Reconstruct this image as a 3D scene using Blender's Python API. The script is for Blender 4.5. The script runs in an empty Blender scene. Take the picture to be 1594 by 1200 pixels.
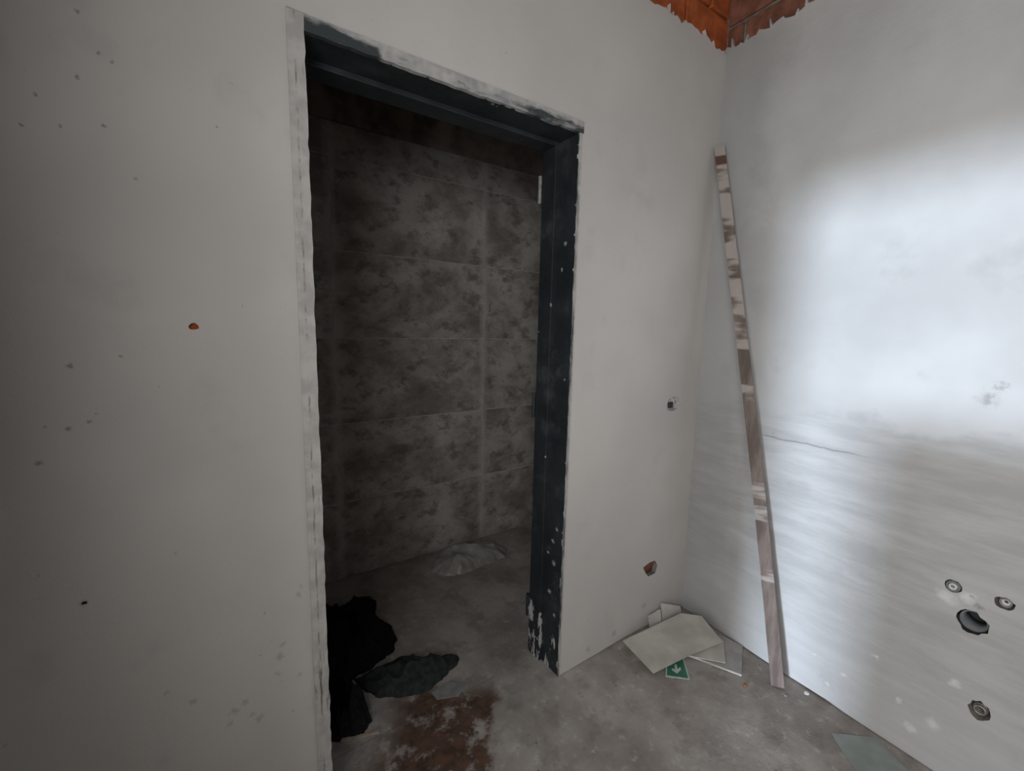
import bpy, bmesh, math, random
from mathutils import Vector, Matrix, noise as mnoise
random.seed(7)
S = bpy.context.scene
C = S.collection
R = math.radians

# ------------------------------------------------------------------ camera
F_PX = 673.835
cam_d = bpy.data.cameras.new('camera'); cam = bpy.data.objects.new('camera', cam_d); C.objects.link(cam)
cam_d.sensor_width = 36.0; cam_d.lens = F_PX / 1594 * 36.0; cam_d.clip_start = 0.02
yaw, pit, rol = R(34.4768), R(7.775), R(1.3299)
fw = Vector((math.sin(yaw) * math.cos(pit), math.cos(yaw) * math.cos(pit), -math.sin(pit)))
rt = fw.cross(Vector((0, 0, 1))).normalized(); up = rt.cross(fw)
r2 = math.cos(rol) * rt + math.sin(rol) * up; u2 = -math.sin(rol) * rt + math.cos(rol) * up
M = Matrix((r2, u2, -fw)).transposed().to_4x4(); M.translation = Vector((-1.906, -1.1915, 1.4139))
cam.matrix_world = M
S.camera = cam

# ------------------------------------------------------------------ sky, sun, window portals, exposure
W = bpy.data.worlds.new('overcast_sky'); S.world = W; W.use_nodes = True
bg = W.node_tree.nodes['Background']; bg.inputs[0].default_value = (0.985, 0.985, 0.985, 1); bg.inputs[1].default_value = 6.4

sun_d = bpy.data.lights.new('sun', 'SUN'); sun = bpy.data.objects.new('sun', sun_d); C.objects.link(sun)
sun_d.energy = 2.5; sun_d.angle = R(6.0); sun_d.color = (0.70, 0.83, 1.0)
SUN_AZ, SUN_EL = R(12), R(4)
sd = Vector((math.cos(SUN_EL) * math.cos(SUN_AZ), math.cos(SUN_EL) * math.sin(SUN_AZ), -math.sin(SUN_EL)))
sun.rotation_euler = sd.to_track_quat('-Z', 'Y').to_euler()
sun.location = (-6, -3, 3)

def portal(name, loc, sx, sy, normal):
    d = bpy.data.lights.new(name, 'AREA'); o = bpy.data.objects.new(name, d); C.objects.link(o)
    d.shape = 'RECTANGLE'; d.size = sx; d.size_y = sy; d.cycles.is_portal = True
    o.location = loc; o.rotation_euler = Vector(normal).to_track_quat('-Z', 'Y').to_euler()
    return o

XW = -2.35            # left wall (behind and left of the camera)
YB = -3.1            # wall behind the camera
# openings in the left wall (y0, y1, z0, z1) and in the back wall (x0, x1, z0, z1)
OPEN_L = [(-1.21, -.875, 0.0, 2.10), (-2.55, -1.21, 1.30, 2.10)]
OPEN_B = []
for i, (a, b, c, d) in enumerate(OPEN_L):
    portal('window_portal', (XW - 0.2, (a + b) / 2, (c + d) / 2), b - a, d - c, (1, 0, 0))
for (a, b, c, d) in OPEN_B:
    portal('doorway_portal', ((a + b) / 2, YB - 0.2, (c + d) / 2), b - a, d - c, (0, 1, 0))

vs = S.view_settings
S.display_settings.display_device = 'sRGB'
vs.view_transform = 'Standard'; vs.look = 'None'; vs.gamma = 1; vs.use_curve_mapping = False
vs.exposure = 0.6
S.cycles.use_denoising = True
S.cycles.max_bounces = 12; S.cycles.diffuse_bounces = 8

# ------------------------------------------------------------------ node helpers
class NT:
    def __init__(s, name, rough=0.9, spec=0.25):
        s.m = bpy.data.materials.new(name); s.m.use_nodes = True
        s.t = s.m.node_tree; s.b = s.t.nodes['Principled BSDF']
        s.b.inputs['Roughness'].default_value = rough; s.b.inputs['Specular IOR Level'].default_value = spec
        s.tc = None
    def n(s, typ, **k):
        x = s.t.nodes.new(typ)
        for a, v in k.items(): setattr(x, a, v)
        return x
    def put(s, sock, v):
        if hasattr(v, 'is_output'): s.t.links.new(v, sock)
        elif isinstance(v, (tuple, list)) and len(v) == 3 and sock.type == 'RGBA': sock.default_value = (*v, 1)
        else: sock.default_value = v
    def co(s):
        if s.tc is None: s.tc = s.n('ShaderNodeTexCoord')
        return s.tc.outputs['Object']
    def xyz(s, v=None):
        x = s.n('ShaderNodeSeparateXYZ'); s.put(x.inputs[0], v or s.co()); return x.outputs
    def scale(s, v, f):
        x = s.n('ShaderNodeVectorMath', operation='MULTIPLY'); s.put(x.inputs[0], v); x.inputs[1].default_value = f; return x.outputs[0]
    def vadd(s, v, w):
        x = s.n('ShaderNodeVectorMath', operation='ADD'); s.put(x.inputs[0], v); s.put(x.inputs[1], w); return x.outputs[0]
    def noise(s, sc, det=4, rough=0.55, v=None, col=False, dist=0.0):
        x = s.n('ShaderNodeTexNoise'); s.put(x.inputs['Vector'], v or s.co()); x.inputs['Scale'].default_value = sc
        x.inputs['Detail'].default_value = det; x.inputs['Roughness'].default_value = rough; x.inputs['Distortion'].default_value = dist
        return x.outputs['Color' if col else 'Fac']
    def math(s, op, a, b=0.0, c=0.0, clamp=False):
        x = s.n('ShaderNodeMath', operation=op, use_clamp=clamp); s.put(x.inputs[0], a); s.put(x.inputs[1], b); s.put(x.inputs[2], c); return x.outputs[0]
    def rng(s, v, a, b, c=0.0, d=1.0):
        x = s.n('ShaderNodeMapRange', interpolation_type='SMOOTHSTEP'); s.put(x.inputs[0], v)
        for i, q in zip((1, 2, 3, 4), (a, b, c, d)): x.inputs[i].default_value = q
        return x.outputs[0]
    def mix(s, f, a, b, mode='MIX'):
        x = s.n('ShaderNodeMix', data_type='RGBA', blend_type=mode); s.put(x.inputs[0], f)
        s.put(x.inputs[6], a); s.put(x.inputs[7], b); return x.outputs[2]
    def bump(s, h, strength=0.3, dist=0.002):
        x = s.n('ShaderNodeBump'); x.inputs['Strength'].default_value = strength; x.inputs['Distance'].default_value = dist
        s.put(x.inputs['Height'], h); s.t.links.new(x.outputs[0], s.b.inputs['Normal'])
    def col(s, v): s.put(s.b.inputs['Base Color'], v)
    def spots(s, lst, warp=0.02, wsc=90):
        """mask of small ragged marks at fixed places on the surface (x, y, z, radius)"""
        w = s.n('ShaderNodeVectorMath', operation='SUBTRACT'); s.put(w.inputs[0], s.noise(wsc, 3, col=True)); w.inputs[1].default_value = (.5, .5, .5)
        v = s.vadd(s.co(), s.scale(w.outputs[0], (warp,) * 3))
        acc = None
        for (x, y, z, r) in lst:
            d = s.n('ShaderNodeVectorMath', operation='DISTANCE'); s.put(d.inputs[0], v); d.inputs[1].default_value = (x, y, z)
            f = s.rng(d.outputs['Value'], r * .15, r, 1, 0)
            acc = f if acc is None else s.math('MAXIMUM', acc, f)
        return acc

MAT = {}
def flat(name, col, rough=0.7, spec=0.3, nsc=40, amt=0.25, metal=0.0, bump=0.15):
    t = NT(name, rough, spec)
    k = t.rng(t.noise(nsc, 4), 0.3, 0.7, 1 - amt, 1 + amt)
    t.col(t.mix(1.0, col, k, 'MULTIPLY')); t.b.inputs['Metallic'].default_value = metal
    if bump: t.bump(t.noise(nsc * 4, 4), bump, 0.001)
    MAT[name] = t.m; return t.m

# -- plaster of the door wall: pale skim coat, faint grey mottling, scuffs and specks
t = NT('skim_plaster', 0.85, 0.2)
c = t.mix(t.rng(t.noise(1.3, 3), .35, .65), (.52, .490, .465), (.59, .56, .53))
c = t.mix(t.math('MULTIPLY', t.rng(t.noise(5, 5, .6), .55, .75), .35), c, (.40, .385, .365))
low = [(-1.804, .0, .567, .016), (-1.812, 0, .535, .018), (-1.818, 0, .490, .013), (-1.919, 0, .43, .020), (-1.895, 0, .443, .017),
       (-1.866, 0, .381, .017), (-2.0, 0, .5, .014), (-2.048, 0, .547, .010), (-1.761, 0, .695, .014), (-1.768, 0, .461, .014), (-1.88, 0, .40, .014),
       (-1.93, 0, .40, .013), (-1.79, 0, .36, .010), (-1.755, 0, .72, .010), (-.30, 0, .12, .03), (-.50, 0, .06, .03), (-.66, 0, .05, .025)]
dark = [(-2.145, 0, 1.316, .011), (-2.157, 0, 1.192, .010), (-2.126, 0, 1.203, .007), (-2.114, 0, 1.218, .005), (-2.204, 0, 1.129, .011), (-2.069, 0, 1.334, .006),
        (-2.091, 0, 1.857, .008), (-2.057, 0, 1.91, .007), (-2.038, 0, 1.90, .007), (-1.876, 0, 1.825, .006), (-2.171, 0, 1.753, .007),
        (-2.121, 0, 1.764, .006), (-2.149, 0, 1.81, .006), (-1.841, 0, .67, .006), (-1.862, 0, 1.316, .003), (-2.081, 0, 1.972, .008),
        (-2.19, 0, 1.20, .006), (-2.165, 0, .818, .012), (-1.855, 0, .558, .005), (-2.06, 0, 1.78, .007), (-2.02, 0, 1.69, .006)]
c = t.mix(t.math('MULTIPLY', t.spots([(x, y, z, q * .8) for x, y, z, q in low], .03, 90), .4), c, (.22, .21, .20))
c = t.mix(t.math('MULTIPLY', t.spots([(x, y, z, q * .75) for x, y, z, q in dark], .012, 160), .6), c, (.10, .10, .095))
c = t.mix(t.math('MULTIPLY', t.rng(t.noise(55, 2), .70, .76), .35), c, (.25, .24, .23))
t.col(c); t.bump(t.math('ADD', t.noise(14, 5), t.math('MULTIPLY', t.noise(160, 3), .35)), .25, .004)
MAT['skim_plaster'] = t.m

# -- plaster of the right wall: white coat above a rougher greyer coat with a ragged edge
t = NT('rough_plaster', 0.88, 0.2)
o = t.xyz()
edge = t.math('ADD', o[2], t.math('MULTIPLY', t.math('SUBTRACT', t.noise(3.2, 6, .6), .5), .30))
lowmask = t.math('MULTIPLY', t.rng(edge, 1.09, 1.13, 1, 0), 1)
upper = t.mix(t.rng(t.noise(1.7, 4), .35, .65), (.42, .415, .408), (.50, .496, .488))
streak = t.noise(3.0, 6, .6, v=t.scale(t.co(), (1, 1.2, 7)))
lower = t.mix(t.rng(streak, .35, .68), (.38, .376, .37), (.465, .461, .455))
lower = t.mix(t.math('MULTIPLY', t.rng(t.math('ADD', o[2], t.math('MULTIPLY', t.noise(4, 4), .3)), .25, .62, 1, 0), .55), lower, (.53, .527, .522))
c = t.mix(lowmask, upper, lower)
c = t.mix(t.math('MULTIPLY', t.rng(t.noise(2.6, 5, .65), .56, .72), .4), c, (.30, .296, .288))
# darker plaster smear by the corner, with the corner's shade painted in
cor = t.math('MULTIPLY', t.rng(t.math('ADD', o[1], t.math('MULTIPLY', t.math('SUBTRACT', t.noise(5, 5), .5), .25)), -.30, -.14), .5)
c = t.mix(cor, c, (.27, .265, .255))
white = [(0, -.975, .62, .03), (0, -.93, .60, .035), (0, -.86, .17, .018), (0, -.70, .15, .014), (0, -.90, .10, .02), (0, -.62, .10, .008), (0, -.66, .075, .010),
         (0, -.78, .28, .012), (0, -.95, .16, .03), (0, -.60, .16, .007), (0, -.98, .33, .02)]
c = t.mix(t.math('MULTIPLY', t.spots(white, .04, 35), .6), c, (.74, .74, .73))
mark = [(0, -.945, 1.235, .035), (0, -.965, 1.275, .022), (0, -.12, 1.18, .006), (0, -.40, 1.16, .008), (0, -.36, 1.0, .010), (0, -1.0, .60, .02), (0, -.985, .625, .014)]
c = t.mix(t.math('MULTIPLY', t.spots(mark, .05, 60), t.rng(t.noise(60, 4), .4, .6, .15, .6)), c, (.20, .19, .18))
# hairline trowel crack
cz = t.math('ABSOLUTE', t.math('SUBTRACT', t.math('ADD', o[2], t.math('MULTIPLY', t.math('SUBTRACT', t.noise(9, 3), .5), .025)), .985))
crk = t.math('MULTIPLY', t.rng(cz, .0012, .004, 1, 0), t.math('MULTIPLY', t.rng(o[1], -.72, -.60), t.rng(o[1], -.34, -.30, 1, 0)))
c = t.mix(t.math('MULTIPLY', crk, .6), c, (.16, .155, .15))
t.col(c); t.bump(t.math('ADD', t.math('MULTIPLY', streak, 1.2), t.math('ADD', t.noise(18, 5), t.math('MULTIPLY', lowmask, -.8))), .30, .005)
MAT['rough_plaster'] = t.m

# -- concrete floor with dust, specks and a red mud patch at the threshold
t = NT('concrete_floor', 0.82, 0.3)
o = t.xyz()
c = t.mix(t.rng(t.noise(3, 5, .6), .35, .65), (.27, .24, .215), (.42, .385, .355))
c = t.mix(t.math('MULTIPLY', t.rng(t.noise(9, 6, .65), .48, .68), .6), c, (.19, .165, .145))
c = t.mix(t.math('MULTIPLY', t.rng(t.noise(24, 5, .7), .56, .70), .55), c, (.52, .49, .47))
c = t.mix(t.math('MULTIPLY', t.rng(t.noise(60, 2), .71, .75), .8), c, (.05, .045, .04))
c = t.mix(t.math('MULTIPLY', t.rng(t.noise(34, 2), .72, .76), .7), c, (.28, .14, .09))
wv = t.n('ShaderNodeVectorMath', operation='SUBTRACT'); t.put(wv.inputs[0], t.noise(9, 5, .65, col=True)); wv.inputs[1].default_value = (.5, .5, .5)
pv = t.vadd(t.co(), t.scale(wv.outputs[0], (.16, .16, 0)))
po = t.xyz(pv)
ra = t.math('ADD', t.math('MULTIPLY', po[0], .78), t.math('MULTIPLY', po[1], -.62))     # across the patch
rb = t.math('ADD', t.math('MULTIPLY', po[0], .62), t.math('MULTIPLY', po[1], .78))
m = t.math('MULTIPLY', t.rng(ra, -.90, -.865, 1, 0), t.math('MULTIPLY', t.rng(ra, -1.36, -1.15), t.math('MULTIPLY', t.rng(rb, -1.20, -1.02), t.rng(rb, -.66, -.56, 1, 0))))
m = t.math('MULTIPLY', m, t.rng(t.noise(13, 6, .7), .36, .50))
mud = t.mix(t.rng(t.noise(20, 5), .35, .65), (.050, .022, .012), (.125, .060, .034))
c = t.mix(t.math('MULTIPLY', m, .92), c, mud)
t.col(c); t.bump(t.math('ADD', t.noise(16, 6, .65), t.math('MULTIPLY', t.noise(120, 3), .25)), .4, .006)
t.put(t.b.inputs['Roughness'], t.rng(t.noise(7, 4), .3, .7, .62, .95))
MAT['concrete_floor'] = t.m

# -- stone-look wall tile of the inner room
t = NT('stone_tile', 0.5, 0.4)
oi = t.n('ShaderNodeObjectInfo')
off = t.n('ShaderNodeCombineXYZ'); t.put(off.inputs[0], t.math('MULTIPLY', oi.outputs['Random'], 37.0)); t.put(off.inputs[2], t.math('MULTIPLY', oi.outputs['Random'], 91.0))
v = t.vadd(t.co(), off.outputs[0])
mp = t.n('ShaderNodeMapping'); t.put(mp.inputs[0], v); mp.inputs['Rotation'].default_value = (0, R(35), 0); mp.inputs['Scale'].default_value = (.95, 1, 1.35)
dv = mp.outputs[0]
big = t.noise(3.2, 7, .66, v=dv, dist=.25); fine = t.noise(17, 7, .74, v=dv, dist=.2); mid = t.noise(8, 7, .7, v=dv)
c = t.mix(t.rng(big, .36, .66), (.48, .455, .425), (.235, .205, .180))
c = t.mix(t.math('MULTIPLY', t.rng(mid, .50, .62), .7), c, (.15, .126, .108))
c = t.mix(t.math('MULTIPLY', t.rng(fine, .54, .70), .6), c, (.11, .09, .077))
c = t.mix(t.math('MULTIPLY', t.rng(t.noise(6, 7, .7, v=dv), .55, .72), .5), c, (.54, .52, .49))
hz = t.math('ADD', t.math('ABSOLUTE', t.xyz()[0]), t.math('MULTIPLY', t.math('SUBTRACT', t.noise(9, 5, v=v), .5), .05))
c = t.mix(t.math('MULTIPLY', t.rng(hz, .405, .437), .5), c, (.52, .50, .475))      # dried grout haze by the upright joints
t.col(c); t.bump(t.math('ADD', t.math('MULTIPLY', fine, .8), mid), .6, .010)
MAT['stone_tile'] = t.m

# -- dark slate steel of the door frame, with dried plaster splashes
def steel(name, amount, low=True):
    t = NT(name, 0.5, 0.4)
    o = t.xyz()
    c = t.mix(t.rng(t.noise(4, 4), .35, .65), (.015, .019, .0215), (.025, .030, .0335))
    st = t.noise(26, 4, .65, v=t.scale(t.co(), (1, 1, .32)))
    if low:
        h = t.rng(o[2], .02, .62, .15 + amount, 0)
        k = t.rng(t.math('ADD', st, h), .725 - amount * .3, .755 - amount * .3)
    else:
        k = t.rng(st, .72 - amount, .80 - amount)
    smear = t.math('MULTIPLY', t.rng(t.noise(6, 5, .7), .52, .75), .22)
    c = t.mix(smear, c, (.16, .17, .17))
    if low:
        fixed = [(-.8285, .055, 1.716, .011), (-.8285, .067, 1.626, .009), (-.8285, .072, .338, .013), (-.8285, .05, .47, .016), (-.8285, .09, .50, .011),
                 (-.8285, .06, .56, .012), (-.8285, .035, .25, .012), (-.8425, .109, .90, .008), (-.8285, .03, 1.22, .008), (-.8425, .109, 1.50, .010), (-.8285, .04, .62, .010)]
        k = t.math('MAXIMUM', k, t.math('MULTIPLY', t.spots(fixed, .02, 70), .75))
    c = t.mix(t.math('MULTIPLY', k, .8), c, (.52, .52, .50))
    t.col(c); t.bump(t.math('ADD', k, t.noise(30, 3)), .25, .002)
    t.b.inputs['Metallic'].default_value = 0.0
    t.put(t.b.inputs['Roughness'], t.rng(t.noise(12, 4), .3, .7, .42, .62))
    MAT[name] = t.m
steel('slate_steel', 0.0)
steel('slate_steel_edge', .06)
# flange of the frame: half hidden by dried plaster
def flange(name, where):
    t = NT(name, 0.8, 0.25)
    o = t.xyz()
    st = t.noise(11, 6, .68, v=t.scale(t.co(), (.55, 1, 2.4) if where == 'top' else (3.0, 1, .35)))
    coat = t.mix(t.rng(t.noise(22, 5), .35, .65), (.40, .385, .365), (.52, .50, .475))
    if where == 'top':      # plaster left on the middle of the head, brushed thin towards both ends
        cov = t.math('MULTIPLY', t.rng(o[0], -1.53, -1.50), t.rng(o[0], -1.15, -.92, 1, .15))
        rim = t.rng(o[2], HD + .014, HD + .034, 0, .22)
        k = t.rng(t.math('ADD', t.math('ADD', st, t.math('MULTIPLY', cov, .26)), rim), .54, .74)
        coat = t.mix(t.rng(t.noise(9, 5, .6), .4, .65), coat, (.30, .305, .31))
    elif where == 'left':
        k = t.rng(st, .30, .42)
    else:
        k = t.rng(t.math('ADD', st, t.rng(o[0], XR + .004, XR + .013, -.04, .3)), .36, .62)
    c = t.mix(k, (.050, .058, .060), coat)
    if where == 'left':
        d = t.math('ABSOLUTE', t.math('SUBTRACT', t.math('ADD', o[0], t.math('MULTIPLY', t.math('SUBTRACT', t.noise(14, 3), .5), .008)), -1.716))
        q = t.math('MULTIPLY', t.rng(d, .0008, .003, 1, 0), t.rng(t.noise(10, 5, .7), .45, .60))
        c = t.mix(t.math('MULTIPLY', q, .65), c, (.15, .085, .05))
    t.col(c); t.bump(st, .4, .003); MAT[name] = t.m
XR, XL, HD = -0.8285, -1.6964, 2.08
flange('flange_plastered', 'left')
flange('flange_smeared', 'top')
flange('flange_thin', 'right')

flat('orange_brick', (.42, .105, .035), .85, .2, 16, .28, bump=.4)
flat('shaded_brick', (.20, .085, .055), .88, .2, 16, .35, bump=.4)  # darker, browner copy of the brick: its dimmer light put into the colour
flat('mortar', (.20, .185, .17), .95, .1, 25, .3, bump=.5)
flat('dark_masonry', (.22, .18, .15), .95, .1, 9, .35, bump=.5)
flat('ceiling_concrete', (.22, .21, .20), .95, .1, 6, .25)
flat('bare_plaster', (.46, .45, .43), .92, .15, 3, .15)
flat('grout', (.50, .485, .465), .95, .1, 30, .25)
flat('hole_dark', (.06, .057, .054), .95, .1, 40, .3)
flat('cream_board', (.47, .445, .40), .75, .3, 12, .12)
flat('grey_board', (.36, .345, .325), .75, .3, 12, .14)
flat('pale_board', (.56, .54, .50), .75, .3, 12, .10)
flat('board_edge', (.60, .58, .54), .8, .2, 30, .15)
flat('sign_green', (.045, .16, .105), .5, .4, 20, .15, bump=.05)
flat('sign_white', (.50, .56, .52), .5, .4, 20, .1, bump=.05)
flat('glaze_green', (.27, .30, .28), .45, .4, 14, .12, bump=.05)
flat('black_cloth', (.0085, .0080, .0085), .95, .1, 60, .3)
flat('slate_cloth', (.030, .034, .033), .92, .15, 60, .25)
flat('charcoal_cloth', (.014, .013, .014), .95, .1, 60, .3)
flat('white_pvc', (.62, .62, .61), .45, .4, 30, .12, bump=.05)
flat('grey_pvc', (.17, .175, .18), .5, .4, 30, .15, bump=.05)
flat('pipe_shade', (.03, .033, .036), .5, .4, 30, .2, bump=.05)
flat('brass_dirty', (.30, .28, .25), .55, .4, 60, .3, metal=.3, bump=.2)
flat('pale_wood', (.40, .34, .27), .8, .2, 40, .2)
flat('brick_crumb', (.35, .12, .06), .9, .2, 50, .3)
flat('grey_fragment', (.24, .235, .23), .85, .2, 25, .2)
flat('rubber_black', (.02, .02, .02), .7, .3, 30, .2)
# thin milky film
t = NT('milky_film', 0.35, 0.5)
tr = t.n('ShaderNodeBsdfTransparent'); mx = t.n('ShaderNodeMixShader')
t.col((.46, .44, .41)); t.put(mx.inputs[0], t.rng(t.noise(14, 4), .3, .7, .42, .72))
t.t.links.new(tr.outputs[0], mx.inputs[1]); t.t.links.new(t.b.outputs[0], mx.inputs[2])
t.t.links.new(mx.outputs[0], t.t.nodes['Material Output'].inputs['Surface']); MAT['milky_film'] = t.m
# old batten: grey-brown wood with patches of dried plaster
t = NT('batten_wood', 0.85, 0.2)
o = t.xyz()
c = t.mix(t.rng(t.noise(10, 6, .6, v=t.scale(t.co(), (3, 3, .35))), .35, .65), (.12, .092, .078), (.20, .158, .138))
pk = t.noise(8.5, 3, .5, v=t.scale(t.co(), (.4, .4, 1.6)))
hi = t.math('ADD', pk, t.rng(o[2], .9, 2.0, -.06, .07))
c = t.mix(t.math('MULTIPLY', t.rng(hi, .50, .58), .75), c, (.42, .38, .345))
bd = t.math('MULTIPLY', t.rng(o[2], 2.125, 2.135), t.rng(o[2], 2.165, 2.175, 1, 0))
c = t.mix(t.math('MULTIPLY', bd, .9), c, (.085, .030, .018))
t.col(c); t.bump(t.noise(40, 5, v=t.scale(t.co(), (1, 1, .2))), .5, .003); MAT['batten_wood'] = t.m

# ------------------------------------------------------------------ mesh helpers
def mesh_obj(name, bm, mat, parent=None):
    me = bpy.data.meshes.new(name); bm.to_mesh(me); bm.free()
    o = bpy.data.objects.new(name, me); C.objects.link(o)
    for m in (mat if isinstance(mat, (list, tuple)) else [mat]): me.materials.append(MAT[m])
    if parent: o.parent = parent
    return o
def empty(name, loc=(0, 0, 0), rz=0.0):
    o = bpy.data.objects.new(name, None); C.objects.link(o); o.location = loc; o.rotation_euler.z = rz; o.empty_display_size = .05
    return o
def tag(o, label=None, cat=None, group=None, kind=None):
    for k, v in (('label', label), ('category', cat), ('group', group), ('kind', kind)):
        if v: o[k] = v
    return o
def struct(o, label, cat): return tag(o, label, cat, kind='structure')
def box(bm, x0, x1, y0, y1, z0, z1, bev=0.0):
    g = bmesh.ops.create_cube(bm, size=1)['verts']
    for v in g: v.co = Vector(((x0 + x1) / 2 + v.co.x * (x1 - x0), (y0 + y1) / 2 + v.co.y * (y1 - y0), (z0 + z1) / 2 + v.co.z * (z1 - z0)))
    if bev:
        es = list({e for v in g for e in v.link_edges})
        bmesh.ops.bevel(bm, geom=es, offset=bev, segments=2, affect='EDGES', profile=.5)
    return bm
def B(x0, x1, y0, y1, z0, z1, bev=0.0): return box(bmesh.new(), x0, x1, y0, y1, z0, z1, bev)
def prism(pts, vec):
    """closed polygon (list of 3-D points) pushed along vec"""
    bm = bmesh.new(); vec = Vector(vec)
    a = [bm.verts.new(p) for p in pts]; b = [bm.verts.new(Vector(p) + vec) for p in pts]
    bm.faces.new(a); bm.faces.new(b[::-1])
    for i in range(len(a)):
        j = (i + 1) % len(a); bm.faces.new((a[j], a[i], b[i], b[j]))
    bmesh.ops.recalc_face_normals(bm, faces=bm.faces[:])
    return bm
def tube(bm, p0, p1, r0, r1=None, inner=None, seg=24):
    """cylinder or (with inner) hollow pipe from p0 to p1"""
    p0, p1 = Vector(p0), Vector(p1); ax = (p1 - p0).normalized(); r1 = r0 if r1 is None else r1
    a = ax.orthogonal().normalized(); b = ax.cross(a)
    prof = [(p0, r0), (p1, r1)] if inner is None else [(p0, r0), (p1, r1), (p1, inner), (p0, inner)]
    rings = [[bm.verts.new(p + r * (math.cos(k * math.tau / seg) * a + math.sin(k * math.tau / seg) * b)) for k in range(seg)] for p, r in prof]
    n = len(rings)
    for i in range(n if inner else n - 1):
        q, w = rings[i], rings[(i + 1) % n]
        for k in range(seg): bm.faces.new((q[k], q[(k + 1) % seg], w[(k + 1) % seg], w[k]))
    if inner is None: bm.faces.new(rings[0][::-1]); bm.faces.new(rings[1])
    bmesh.ops.recalc_face_normals(bm, faces=bm.faces[:])
    return bm
def cut(o, cutters):
    for c_ in cutters:
        m = o.modifiers.new('cut', 'BOOLEAN'); m.object = c_; m.operation = 'DIFFERENCE'; m.solver = 'EXACT'; m.material_mode = 'TRANSFER'
    dg = bpy.context.evaluated_depsgraph_get()
    me = bpy.data.meshes.new_from_object(o.evaluated_get(dg)); o.modifiers.clear(); o.data = me
    for c_ in cutters: bpy.data.objects.remove(c_)
def smooth(o, ang=None):
    for p in o.data.polygons: p.use_smooth = True
    return o
def blob_cutter(cx, cz, rx, rz, axis, d0, d1, mat, seed, n=14, jag=.25, taper=.8):
    """ragged hole cutter: axis 'y' for the door wall, 'x' for the right wall (local space)"""
    rnd = random.Random(seed); f = []; b = []
    for k in range(n):
        a = k * math.tau / n; j = 1 + rnd.uniform(-jag, jag)
        p = (cx + rx * j * math.cos(a), cz + rz * j * math.sin(a)); q = (cx + (p[0] - cx) * taper, cz + (p[1] - cz) * taper)
        f.append((p[0], d0, p[1]) if axis == 'y' else (d0, p[0], p[1])); b.append((q[0], d1, q[1]) if axis == 'y' else (d1, q[0], q[1]))
    bm = bmesh.new(); A_ = [bm.verts.new(p) for p in f]; B_ = [bm.verts.new(p) for p in b]
    bm.faces.new(A_); bm.faces.new(B_[::-1])
    for i in range(n): bm.faces.new((A_[(i + 1) % n], A_[i], B_[i], B_[(i + 1) % n]))
    bmesh.ops.recalc_face_normals(bm, faces=bm.faces[:])
    return mesh_obj('cutter', bm, mat)

XL, XR, HD = -1.6964, -0.8285, 2.08     # door opening
ZP, ZC = 2.6155, 2.95                   # top of the plaster, underside of the slab
TA = 0.185                              # thickness of the door wall
BETA = R(2.5)                           # the right wall is a little out of square

# ------------------------------------------------------------------ structure
fl = mesh_obj('floor', B(XW - .2, .30, YB - .2, .1385, -.12, 0), 'concrete_floor'); struct(fl, 'dusty grey concrete floor in front of the doorway', 'floor')
f2 = mesh_obj('floor_inner', B(-2.4, .75, .1425, 1.35, -.12, -.001), 'concrete_floor'); struct(f2, 'dark concrete floor beyond the doorway', 'floor')
ce = mesh_obj('ceiling', B(XW - .2, .30, YB - .2, TA, ZC, ZC + .15), 'ceiling_concrete'); struct(ce, 'bare concrete ceiling slab above the bricks', 'ceiling')

def jagged(a, b, z, amp, seed):
    """ragged trowelled top edge of a plaster coat from a to b"""
    rnd = random.Random(seed); out = []; x = a; s = 1 if b > a else -1; v = 0.0
    while (b - x) * s > .012:
        v = max(-1.0, min(1.0, v * .6 + rnd.uniform(-.7, .7))); zz = z + amp * v
        if rnd.random() < .16:                      # a tongue of plaster dragged up the brick
            w_ = rnd.uniform(.006, .014); top = amp * rnd.uniform(.8, 2.2); lean = s * rnd.uniform(-.006, .01)
            out += [(x, zz), (x + s * w_ * .3 + lean, zz + top * .8), (x + s * w_ * .6 + lean, zz + top), (x + s * w_, zz - amp * .3)]; x += s * w_
        else: out.append((x, zz))
        x += s * rnd.uniform(.004, .022)
    out.append((b, z)); return out

# door wall: plaster coat (with the door notch), brick courses above it, masonry core
pts = [(XW, 0), (XL - .034, 0), (XL - .034, HD + .032), (XR + .012, HD + .032), (XR + .012, .002), (-.60, .005), (-.45, .009), (-.30, .006), (.02, .008)]
pts += jagged(.02, XW, ZP, .016, 3)
wf = mesh_obj('wall_front', prism([(x, 0, z) for x, z in pts], (0, .022, 0)), ['skim_plaster', 'orange_brick', 'bare_plaster', 'hole_dark', 'mortar'])
struct(wf, 'pale skim-plastered wall around the dark steel door frame', 'wall')
cut(wf, [blob_cutter(-1.943, 1.399, .012, .008, 'y', -.01, .008, 'orange_brick', 4, 9, .3),
         blob_cutter(-.195, 1.080, .052, .034, 'y', -.01, .05, 'bare_plaster', 6, 8, .15, .95),
         blob_cutter(-.272, .300, .052, .040, 'y', -.01, .05, 'mortar', 9, 7, .25, .95),
         blob_cutter(-2.165, .818, .006, .004, 'y', -.01, .006, 'hole_dark', 12, 8, .3)])
core = bmesh.new()
box(core, XW, XL - .03, .034, TA, 0, ZC); box(core, XR + .03, 0.20, .034, TA, 0, ZC); box(core, XL - .03, XR + .03, .034, TA, HD + .03, ZC)
mesh_obj('masonry', core, 'mortar', wf)
bme = None
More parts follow.
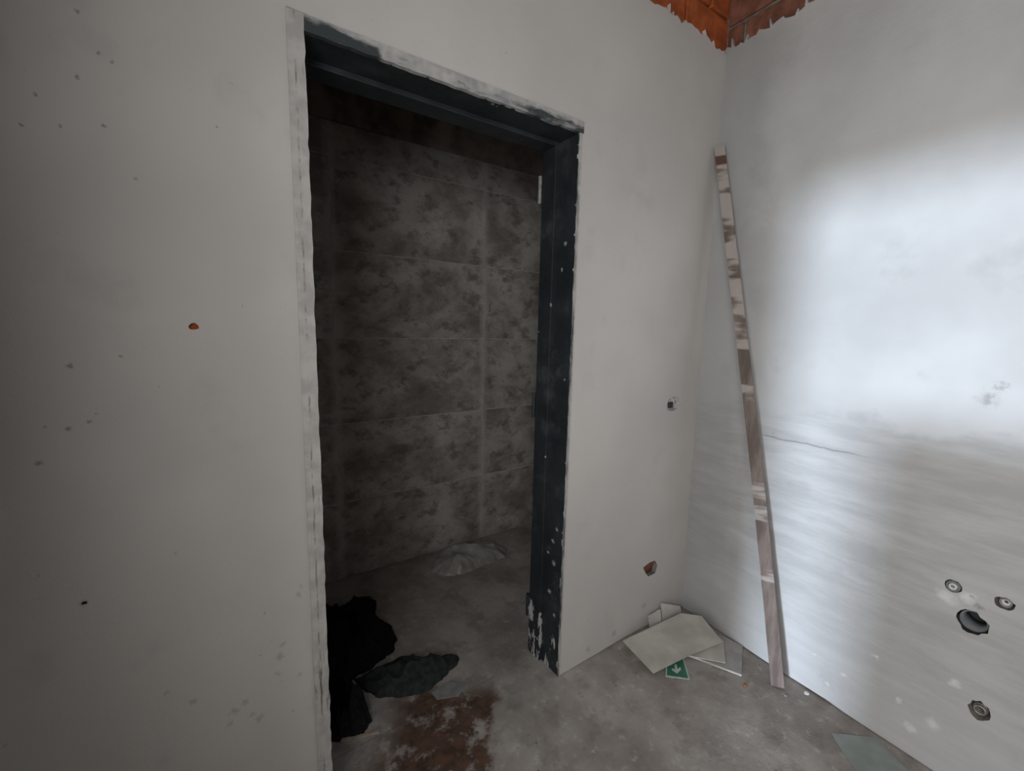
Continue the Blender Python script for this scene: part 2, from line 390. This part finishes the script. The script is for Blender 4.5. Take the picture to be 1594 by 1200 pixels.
def bricks(parent, along, a_from, a_to, z0, z1, mat, face, deep, length=.325, h=.155, joint=.013, seed=1, first=0.0):
    rnd = random.Random(seed); z = z0; row = 0; base = None
    while z < z1 - .05:
        a = a_from + (first if row % 2 == 0 else first - length / 2 + (length if first < length / 2 else 0)); hh = min(h, z1 - z)
        while a > a_to:
            lo, hi = max(a - length, a_to), min(a, a_from); j = rnd.uniform(-.003, .003)
            if hi - lo > .05:
                key = (round(hi - lo, 3), round(hh, 3))
                if base is None or base[0] != key:
                    L = hi - lo
                    bmm = B(-L / 2 + joint / 2, L / 2 - joint / 2, 0, deep, 0, hh - joint, .004) if along == 'x' else B(0, deep, -L / 2 + joint / 2, L / 2 - joint / 2, 0, hh - joint, .004)
                    ob = mesh_obj('brick', bmm, mat, parent); base = (key, ob.data)
                else:
                    ob = bpy.data.objects.new('brick', base[1]); C.objects.link(ob); ob.parent = parent
                ob.location = ((lo + hi) / 2, face + j, z) if along == 'x' else (face + j, (lo + hi) / 2, z)
            a -= length
        z += h; row += 1
bricks(wf, 'x', 0.05, XW, 2.56, ZC, 'orange_brick', .012, .03, h=.20, seed=2, first=-.0)
ob = mesh_obj('brick', B(-.345, -.20, .026, .033, .24, .36, .002), 'shaded_brick', wf)
# small box set behind the upper wall hole, with its own screw tab
eb = empty('electrical_box', (-.195, .0135, 1.080))
mesh_obj('box_back', B(-.055, .055, .013, .0195, -.038, .038, .002), 'white_pvc', eb); mesh_obj('screw_tab', B(.002, .030, .004, .013, -.024, .004, .002), 'hole_dark', eb)
tag(eb, 'small pale electrical box in the upper hole of the plaster wall', 'electrical box')

# right wall, built in its own frame (x into the wall, y along it)
pts = [(0.01, .006), (-.25, .008), (-.48, .004), (-.56, .007), (-.66, .009), (-.72, .004), (-1.0, .003), (YB, .003)] + jagged(YB, 0.01, ZP + .006, .016, 8)
wr = mesh_obj('wall_right', prism([(0, y, z) for y, z in pts], (.13, 0, 0)), ['rough_plaster', 'hole_dark', 'mortar'])
struct(wr, 'right wall with white plaster above and rough grey plaster below', 'wall')
cut(wr, [blob_cutter(-.994, .548, .034, .036, 'x', -.01, .10, 'hole_dark', 5, 18, .14, .95),
         blob_cutter(-1.040, .285, .024, .032, 'x', -.01, .05, 'mortar', 15, 16, .10, .75),
         blob_cutter(-1.050, .645, .022, .019, 'x', -.01, .04, 'mortar', 25, 16, .10, .75),
         blob_cutter(-.942, .640, .020, .020, 'x', -.01, .025, 'mortar', 35, 16, .06, .95),
         ])
wr.rotation_euler.z = -BETA
mesh_obj('gap_light_block', B(.016, .129, YB, .02, 0, .012), 'hole_dark', wr)  # dark strip added in the floor gap to stop daylight leaking in
mesh_obj('masonry', B(.022, .15, YB, .10, ZP - .2, ZC), 'mortar', wr)
bricks(wr, 'y', 0.012, YB, 2.54, ZC, 'shaded_brick', .012, .05, h=.18, seed=5, first=.245)

# walls behind the camera, with the openings the daylight comes through
def panel_wall(name, axis, at, lo, hi, z1, opens, mat, thick, label):
    """wall with rectangular openings; axis 'x' = plane x const running along y"""
    bm = bmesh.new(); cuts = sorted({lo, hi, *[q for o_ in opens for q in o_[:2]]})
    for a, b in zip(cuts[:-1], cuts[1:]):
        hit = [o_ for o_ in opens if o_[0] <= a + 1e-6 and o_[1] >= b - 1e-6]
        spans = [(0, z1)] if not hit else [(0, hit[0][2]), (hit[0][3], z1)]
        for c0, c1 in spans:
            if c1 - c0 > 1e-4:
                box(bm, *((at - thick, at, a, b) if axis == 'x' else (a, b, at - thick, at)), c0, c1)
    bmesh.ops.remove_doubles(bm, verts=bm.verts[:], dist=1e-5)
    return struct(mesh_obj(name, bm, mat), label, 'wall')
panel_wall('wall_left', 'x', XW, YB, TA, ZC, OPEN_L, 'mortar', .2, 'unseen wall with a window and narrow opening, toned dark to shade the room')  # unseen wall, set close and toned dark to shade the door wall
panel_wall('wall_back', 'y', YB, XW - .2, .30, ZC, OPEN_B, 'mortar', .2, 'unseen wall closing the room behind the viewer, toned dark to shade it')  # unseen wall, toned dark to cut the bounced light

# inner room shell
YK = 1.1763
wk = mesh_obj('wall_far', B(-2.4, .75, YK + .006, YK + .17, 0, 2.75), 'dark_masonry'); struct(wk, 'stone-tiled far wall seen through the doorway', 'wall')
mesh_obj('grout_bed', B(-2.29, .66, YK - .0028, YK + .006, 0.004, 2.378), 'grout', wk)
tile_cache = {}
xs = [-2.287, -1.398, -.509, .38, .66]; zs = [.004, .441, .878, 1.332, 1.775, 2.22, 2.378]
for i in range(len(xs) - 1):
    for k in range(len(zs) - 1):
        w_, h_ = xs[i + 1] - xs[i] - .004, zs[k + 1] - zs[k] - .004
        key = (round(w_, 3), round(h_, 3))
        if key in tile_cache: ob = bpy.data.objects.new('tile', tile_cache[key]); C.objects.link(ob); ob.parent = wk
        else: ob = mesh_obj('tile', B(-w_ / 2, w_ / 2, 0, .0065, -h_ / 2, h_ / 2, .0012), 'stone_tile', wk); tile_cache[key] = ob.data
        ob.location = ((xs[i] + xs[i + 1]) / 2, YK - .004 + random.uniform(-.0008, .0008), (zs[k] + zs[k + 1]) / 2)
struct(mesh_obj('wall_inner_left', B(-2.4, -2.29, TA, YK + .006, 0, 2.75), 'dark_masonry'), 'dark unfinished side wall inside the tiled room at left', 'wall')
struct(mesh_obj('wall_inner_right', B(.66, .75, TA, YK + .006, 0, 2.75), 'dark_masonry'), 'dark unfinished side wall inside the tiled room at right', 'wall')
struct(mesh_obj('ceiling_inner', B(-2.4, .75, TA, YK + .17, 2.75, 2.85), 'dark_masonry'), 'dark ceiling of the tiled room beyond the doorway', 'ceiling')
struct(mesh_obj('wall_inner_return', B(0.02, .75, .05, TA, 0, 2.75), 'dark_masonry'), 'dark return wall inside the tiled room', 'wall')

# ------------------------------------------------------------------ steel door frame
df = empty('door_1', ((XL + XR) / 2, 0, 0)); struct(df, 'dark slate steel door frame splashed with dried plaster', 'door frame')
def fpart(name, bm, mat):
    o_ = mesh_obj(name, bm, mat, df); o_.matrix_parent_inverse = Matrix.Translation((-(XL + XR) / 2, 0, 0)); return o_
def bentstrip(x0, x1, y0, y1, z0, z1): return B(x0, x1, y0, y1, z0, z1, .0025)
SD, SP = .109, .014
for side, x in ((-1, XL), (1, XR)):
    o0, o1 = (x - .03, x) if side < 0 else (x, x + .03)
    fpart('jamb', bentstrip(o0, o1, .0022, TA, 0, HD + .0), 'slate_steel')
    s0, s1 = (x - .005, x + SP) if side < 0 else (x - SP, x + .005)
    fpart('door_stop', bentstrip(s0, s1, SD, TA + .002, 0, HD - SP + .004), 'slate_steel_edge')
fpart('head', bentstrip(XL - .03, XR + .03, .0022, TA, HD, HD + .03), 'slate_steel')
fpart('door_stop', bentstrip(XL, XR, SD, TA + .002, HD - SP, HD + .005), 'slate_steel_edge')
def ragged_strip(along, a0, a1, lo, hi, amp, y0, y1, seed, step=.02):
    """flange strip whose inner edge is straight and whose coat of plaster ends raggedly"""
    rnd = random.Random(seed); P = []; n = int((a1 - a0) / step)
    for k in range(n + 1): P.append((a0 + (a1 - a0) * k / n, lo + rnd.uniform(-amp, amp) * .4))
    for k in range(n, -1, -1): P.append((a0 + (a1 - a0) * k / n, hi))
    return prism([(b, y0, a) if along == 'z' else (a, y0, b) for a, b in P], (0, y1 - y0, 0))
fpart('flange', ragged_strip('z', 0, HD + .034, XL + .0015, XL - .036, .004, -.0045, .010, 1), 'flange_plastered')
fpart('flange', ragged_strip('z', 0, HD + .002, XR + .0005, XR + .0125, .002, -.0012, .010, 2), 'flange_thin')
fpart('flange', ragged_strip('x', XL - .034, XR + .014, HD - .001, HD + .036, .004, -.0040, .010, 3), 'flange_smeared')
for z in (1.93, 1.10, .22):
    bm = bmesh.new(); tube(bm, (XR - .021, TA + .004, z - .05), (XR - .021, TA + .004, z + .05), .007, seg=12)
    fpart('hinge', bm, 'brass_dirty' if z > 1.5 else 'slate_steel')
    fpart('hinge_leaf', B(XR - .0165, XR - .0135, TA - .04, TA + .004, z - .05, z + .05), 'slate_steel_edge')

# ------------------------------------------------------------------ things in the room
# leaning batten
P0, P1 = Vector((-.112, -.520, 0)), Vector((-.030, -.030, 2.205))
L = (P1 - P0).length; ax = (P1 - P0).normalized()
nrm = (Vector((-1.906, -1.1915, 1.0)) - (P0 + P1) / 2); nrm = (nrm - nrm.dot(ax) * ax).normalized(); sid = ax.cross(nrm)
bm = bmesh.new(); secs = 40; prev = None; rnd = random.Random(3)
for k in range(secs + 1):
    q = k / secs; w_ = .0235 - .003 * q + rnd.uniform(-.0006, .0006); h_ = .0125
    c0 = P0 + ax * L * q + sid * .006 * math.sin(q * math.pi * 1.3)
    ring = [bm.verts.new(c0 + sid * a * w_ + nrm * b * h_) for a, b in ((-1, -1), (1, -1), (1, 1), (-1, 1))]
    if prev:
        for i in range(4): bm.faces.new((prev[i], prev[(i + 1) % 4], ring[(i + 1) % 4], ring[i]))
    else: bm.faces.new(ring[::-1])
    prev = ring
bm.faces.new(prev); bmesh.ops.recalc_face_normals(bm, faces=bm.faces[:])
zmin = min(v.co.z for v in bm.verts)
for v in bm.verts: v.co.z -= zmin
ba = mesh_obj('wooden_batten', bm, 'batten_wood'); tag(ba, 'long plaster-spattered wooden batten leaning into the wall corner', 'batten')

# boards and sign heaped in the corner
def board(name, pts, th, mats, label, cat, group=None):
    o_ = mesh_obj(name, prism(pts, (0, 0, th)), mats)
    o_.data.update()
    if len(mats) > 1:
        for p in o_.data.polygons:
            if abs(p.normal.z) < .7: p.material_index = 1
    return tag(o_, label, cat, group)
def quad_board(name, pts, th, mat, edge, *a, **k): return board(name, pts, th, [mat, edge], *a, **k)
gp = 'board offcuts heaped in the corner'
quad_board('board_offcut', [(-.475, -.032, .028), (-.503, -.218, .020), (-.301, -.249, .034), (-.123, -.289, .045), (-.073, -.156, .068), (-.140, -.091, .068)], .006, 'cream_board', 'cream_board',
           'large cream board offcut lying on top of the corner heap', 'board', gp)
quad_board('board_offcut', [(-.300, -.232, .018), (-.196, -.348, .018), (-.093, -.279, .030), (-.061, -.145, .040)], .005, 'cream_board', 'board_edge',
           'cream board offcut in the heap, overlapping the grey board nearest the batten', 'board', gp)
quad_board('board_offcut', [(-.283, -.236, .010), (-.188, -.414, .002), (-.020, -.329, .004), (-.040, -.246, .008), (-.143, -.166, .012)], .008, 'grey_board', 'board_edge',
           'grey board offcut with a bright edge, lowest in the heap, nearest the batten', 'board', gp)
quad_board('board_offcut', [(-.370, -.208, .0), (-.364, -.290, .0), (-.234, -.317, .0), (-.207, -.224, .0)], .005, 'grey_board', 'grey_board',
           'small grey board scrap on the floor beside the green arrow sign', 'board', gp)
def upright(pts, mat, label):
    return tag(mesh_obj('tile_offcut', prism(pts, (.004, .006, 0)), [mat]), label, 'tile offcut', 'upright offcuts behind the corner heap')
upright([(-.283, -.030, .0), (-.208, -.042, .0), (-.208, -.026, .078), (-.292, -.022, .070)], 'pale_board', 'small pale offcut standing against the wall behind the cream board, left')
upright([(-.190, -.030, .0), (-.060, -.048, .0), (-.066, -.040, .050), (-.190, -.012, .098)], 'pale_board', 'taller pale offcut standing upright in the corner behind the cream board')
# green arrow sign
sg = empty('arrow_sign', (-.385, -.243, 0))
G = [Vector(p) for p in ((-.396, -.202, .0062), (-.300, -.217, .0062), (-.387, -.309, .0030), (-.458, -.244, .0030))]
org = Vector((-.385, -.243, 0)); gc = sum(G, Vector()) / 4
mesh_obj('sign_plate', prism([p - org for p in G], (0, 0, .0025)), 'sign_white', sg)
mesh_obj('green_face', prism([gc + (p - gc) * .88 - org + Vector((0, 0, .0026)) for p in G], (0, 0, .0004)), 'sign_green', sg)
# arrow in plate coordinates (u across, v down the plate)
def plate(u, v):
    a = G[0].lerp(G[1], u); b = G[3].lerp(G[2], u); return a.lerp(b, v) - org + Vector((0, 0, .0032))
arrow = [(.44, .30), (.56, .30), (.56, .56), (.70, .46), (.72, .58), (.50, .78), (.28, .58), (.30, .46), (.44, .56)]
mesh_obj('arrow', prism([plate(u, v) for u, v in arrow], (0, 0, .0003)), 'sign_white', sg)
tag(sg, 'green sign with a white arrow poking out from under the boards', 'sign')

gl = mesh_obj('tile_sheet', prism([(-.170, -.729, .0), (-.058, -.822, .0), (-.135, -.958, .0), (-.318, -.885, .0)], (0, 0, .006)), 'glaze_green')
tag(gl, 'loose grey-green tile lying flat on the floor below the drain holes', 'tile')

# rubble bits
def lump(name, loc, r, mat, seed, flatz=.6):
    bm = bmesh.new(); bmesh.ops.create_icosphere(bm, subdivisions=2, radius=1); rnd = random.Random(seed)
    for v in bm.verts:
        d = 1 + .35 * mnoise.noise(v.co * 1.7 + Vector((seed, 0, 0))); v.co = Vector((v.co.x * r * d, v.co.y * r * d * .8, max(v.co.z * d, -.8) * r * flatz + .8 * r * flatz))
    o_ = mesh_obj(name, bm, mat); o_.location = loc; return o_
tag(lump('brick_crumb', (-.222, -.447, 0), .009, 'brick_crumb', 2), 'orange brick crumb on the floor in front of the boards', 'rubble')
tag(lump('plaster_crumb', (-.135, -.560, 0), .007, 'grey_fragment', 5), 'grey plaster crumb at the foot of the leaning batten', 'rubble')
tag(lump('plaster_chip', (-.052, -.600, 0), .011, 'white_pvc', 8, .4), 'white plaster chip on the floor against the right wall', 'rubble')

# ------------------------------------------------------------------ pipe ends in the right wall (frame of that wall)
def onwall(name, y, z):
    o_ = empty(name); o_.matrix_world = Matrix.Rotation(-BETA, 4, 'Z') @ Matrix.Translation((0, y, z)); o_.rotation_euler.z = -BETA
    o_.location = Matrix.Rotation(-BETA, 3, 'Z') @ Vector((0, y, z)); return o_
p = onwall('water_outlet', -.942, .640)
bm = bmesh.new(); tube(bm, (.024, 0, 0), (-.004, 0, 0), .0165, inner=.0115); smooth(mesh_obj('collar', bm, 'grey_pvc', p))
bm = bmesh.new(); tube(bm, (.022, 0, 0), (-.007, 0, 0), .0112, .0095, inner=.0055); smooth(mesh_obj('white_plug', bm, 'white_pvc', p))
bm = bmesh.new(); tube(bm, (.020, 0, 0), (-.003, 0, 0), .0052, seg=12); mesh_obj('plug_centre', bm, 'grey_pvc', p)
tag(p, 'water outlet with bright white plug, above left of the drain hole', 'pipe fitting', 'pipe ends in the right wall')
p = onwall('drain_pipe', -.994, .548)
bm = bmesh.new(); tube(bm, (.098, -.001, .001), (.020, -.001, .001), .029, inner=.0265, seg=32); smooth(mesh_obj('pipe', bm, 'grey_pvc', p))
bm = bmesh.new(); tube(bm, (.040, -.001, .001), (.014, -.001, .001), .0315, inner=.0292, seg=32); smooth(mesh_obj('collar', bm, 'grey_pvc', p))
bm = bmesh.new(); tube(bm, (.096, -.001, .001), (.090, -.001, .001), .0262, seg=32); mesh_obj('shade_disc', bm, 'pipe_shade', p)  # dark disc standing in for the shade deep inside the pipe
tag(p, 'largest open drain pipe in a ragged hole of the right wall', 'pipe fitting', 'pipe ends in the right wall')
p = onwall('water_outlet', -1.050, .645)
bm = bmesh.new(); tube(bm, (.038, 0, -.002), (.012, 0, -.002), .0135, inner=.0095); smooth(mesh_obj('collar', bm, 'brass_dirty', p))
bm = bmesh.new(); tube(bm, (.036, 0, -.002), (.018, 0, -.002), .0092, inner=.005); smooth(mesh_obj('plug', bm, 'white_pvc', p))
tag(p, 'small recessed dirty water outlet to the right of the drain hole', 'pipe fitting', 'pipe ends in the right wall')
p = onwall('floor_outlet', -1.040, .285)
for k in range(4):
    bm = bmesh.new(); tube(bm, (.048 - k * .010, 0, -.004), (.041 - k * .010, 0, -.004), .0165 - (k % 2) * .0015, inner=.010); smooth(mesh_obj('thread_ring', bm, 'brass_dirty', p))
bm = bmesh.new(); tube(bm, (.049, 0, -.004), (.010, 0, -.004), .0138, inner=.0105); smooth(mesh_obj('pipe', bm, 'brass_dirty', p))
tag(p, 'lowest threaded pipe end in the right wall, near the floor', 'pipe fitting', 'pipe ends in the right wall')

# ------------------------------------------------------------------ inner room litter: cloth heaps and plastic bag
def heap(name, outline, h, mat, seed, fold=.03, fsc=9.0, rings=26, seg=150, power=2.2, thin=.004, edge=.02):
    """crumpled sheet over a floor outline: folds, creases and a lifted ragged rim"""
    n = len(outline); cx = sum(p[0] for p in outline) / n; cy = sum(p[1] for p in outline) / n
    # closed outline resampled by length
    seglen = [math.dist(outline[i], outline[(i + 1) % n]) for i in range(n)]; tot = sum(seglen); out = []
    for k in range(seg):
        d = tot * k / seg; i = 0
        while d > seglen[i]: d -= seglen[i]; i += 1
        a, b = outline[i], outline[(i + 1) % n]; q = d / seglen[i]; out.append((a[0] + (b[0] - a[0]) * q, a[1] + (b[1] - a[1]) * q))
    bm = bmesh.new(); off = Vector((seed * 3.7, seed * 1.3, seed))
    ca, sa = math.cos(seed * 1.1), math.sin(seed * 1.1)
    def zz(x, y, r):
        lx, ly = (x * ca + y * sa), (-x * sa + y * ca) * .35          # folds run one way
        p_ = Vector((lx, ly, 0)) * fsc + off; q_ = Vector((x, y, 0)) * fsc * 1.9 + off
        f = (1 - abs(mnoise.noise(p_ * 1.6))) ** 3 * .8 + (1 - abs(mnoise.noise(q_))) ** 4 * .45
        env = 1 - r ** power
        return thin + edge * (1 - r) + env * h * (.55 + .45 * mnoise.noise(Vector((x, y, 0)) * 4 + off)) + fold * f * (1 - r ** 4)
    ctr = bm.verts.new((cx, cy, zz(cx, cy, 0))); prev = None
    for j in range(1, rings + 1):
        r = j / rings; ring = []
        for k, (ox, oy) in enumerate(out):
            jx = 1 + (.07 * mnoise.noise(Vector((k * .22, seed, 1.5))) + .04 * mnoise.noise(Vector((k * .6, seed, 4.5)))) * r ** 3
            x = cx + (ox - cx) * r * jx; y = cy + (oy - cy) * r * jx
            ring.append(bm.verts.new((x, y, max(zz(x, y, r), .0015))))
        if prev:
            for k in range(seg): bm.faces.new((prev[k], ring[k], ring[(k + 1) % seg], prev[(k + 1) % seg]))
        else:
            for k in range(seg): bm.faces.new((ctr, ring[k], ring[(k + 1) % seg]))
        prev = ring
    low = [bm.verts.new((v.co.x, v.co.y, .0)) for v in prev]
    for k in range(seg): bm.faces.new((prev[k], low[k], low[(k + 1) % seg], prev[(k + 1) % seg]))
    bmesh.ops.recalc_face_normals(bm, faces=bm.faces[:])
    return smooth(mesh_obj(name, bm, mat))
o_ = heap('black_cloth', [(-1.60, .93), (-1.46, .85), (-1.40, .93), (-1.30, .90), (-1.325, .80), (-1.345, .73), (-1.30, .66), (-1.305, .56), (-1.345, .480), (-1.50, .445), (-1.56, .41), (-1.68, .44), (-1.70, .75)], .10, 'black_cloth', 4, .06, 9)
tag(o_, 'black crumpled cloth heap inside the tiled room by the left jamb', 'cloth')
o_ = heap('grey_green_cloth', [(-1.525, .430), (-1.329, .435), (-1.249, .360), (-1.205, .330), (-1.150, .345), (-1.122, .31), (-1.150, .275), (-1.195, .258), (-1.287, .224), (-1.362, .232), (-1.467, .290), (-1.51, .36)], .025, 'slate_cloth', 9, .034, 9)
tag(o_, 'dark grey-green garment spread in front of the black heap', 'cloth')
o_ = heap('charcoal_cloth', [(-1.67, .40), (-1.58, .395), (-1.545, .36), (-1.515, .27), (-1.52, .215), (-1.562, .171), (-1.645, .20), (-1.69, .25)], .085, 'charcoal_cloth', 6, .075, 12)
tag(o_, 'charcoal folded cloth on the threshold hugging the left jamb', 'cloth')
o_ = heap('plastic_bag', [(-.930, 1.03), (-.945, .97), (-.915, .893), (-.808, .862), (-.63, .872), (-.507, .885), (-.450, .96), (-.47, 1.04), (-.56, 1.09), (-.72, 1.10), (-.85, 1.12)], .080, 'milky_film', 12, .040, 5.5)
tag(o_, 'crumpled milky plastic bag against the foot of the tiled wall', 'plastic bag')
st = mesh_obj('wood_splinter', prism([(-1.632, .184, .0), (-1.512, .148, .0), (-1.508, .156, .0), (-1.628, .196, .0)], (0, 0, .006)), 'pale_wood'); tag(st, 'pale wood splinter on the threshold in front of the charcoal cloth', 'splinter')
fg = mesh_obj('mortar_flake', prism([(-1.293, .205, .0), (-1.20, .215, .0), (-1.165, .165, .0), (-1.21, .135, .0), (-1.285, .165, .0)], (0, 0, .004)), 'grey_fragment'); tag(fg, 'flat pale grey mortar flake beside the brown mud patch', 'rubble')
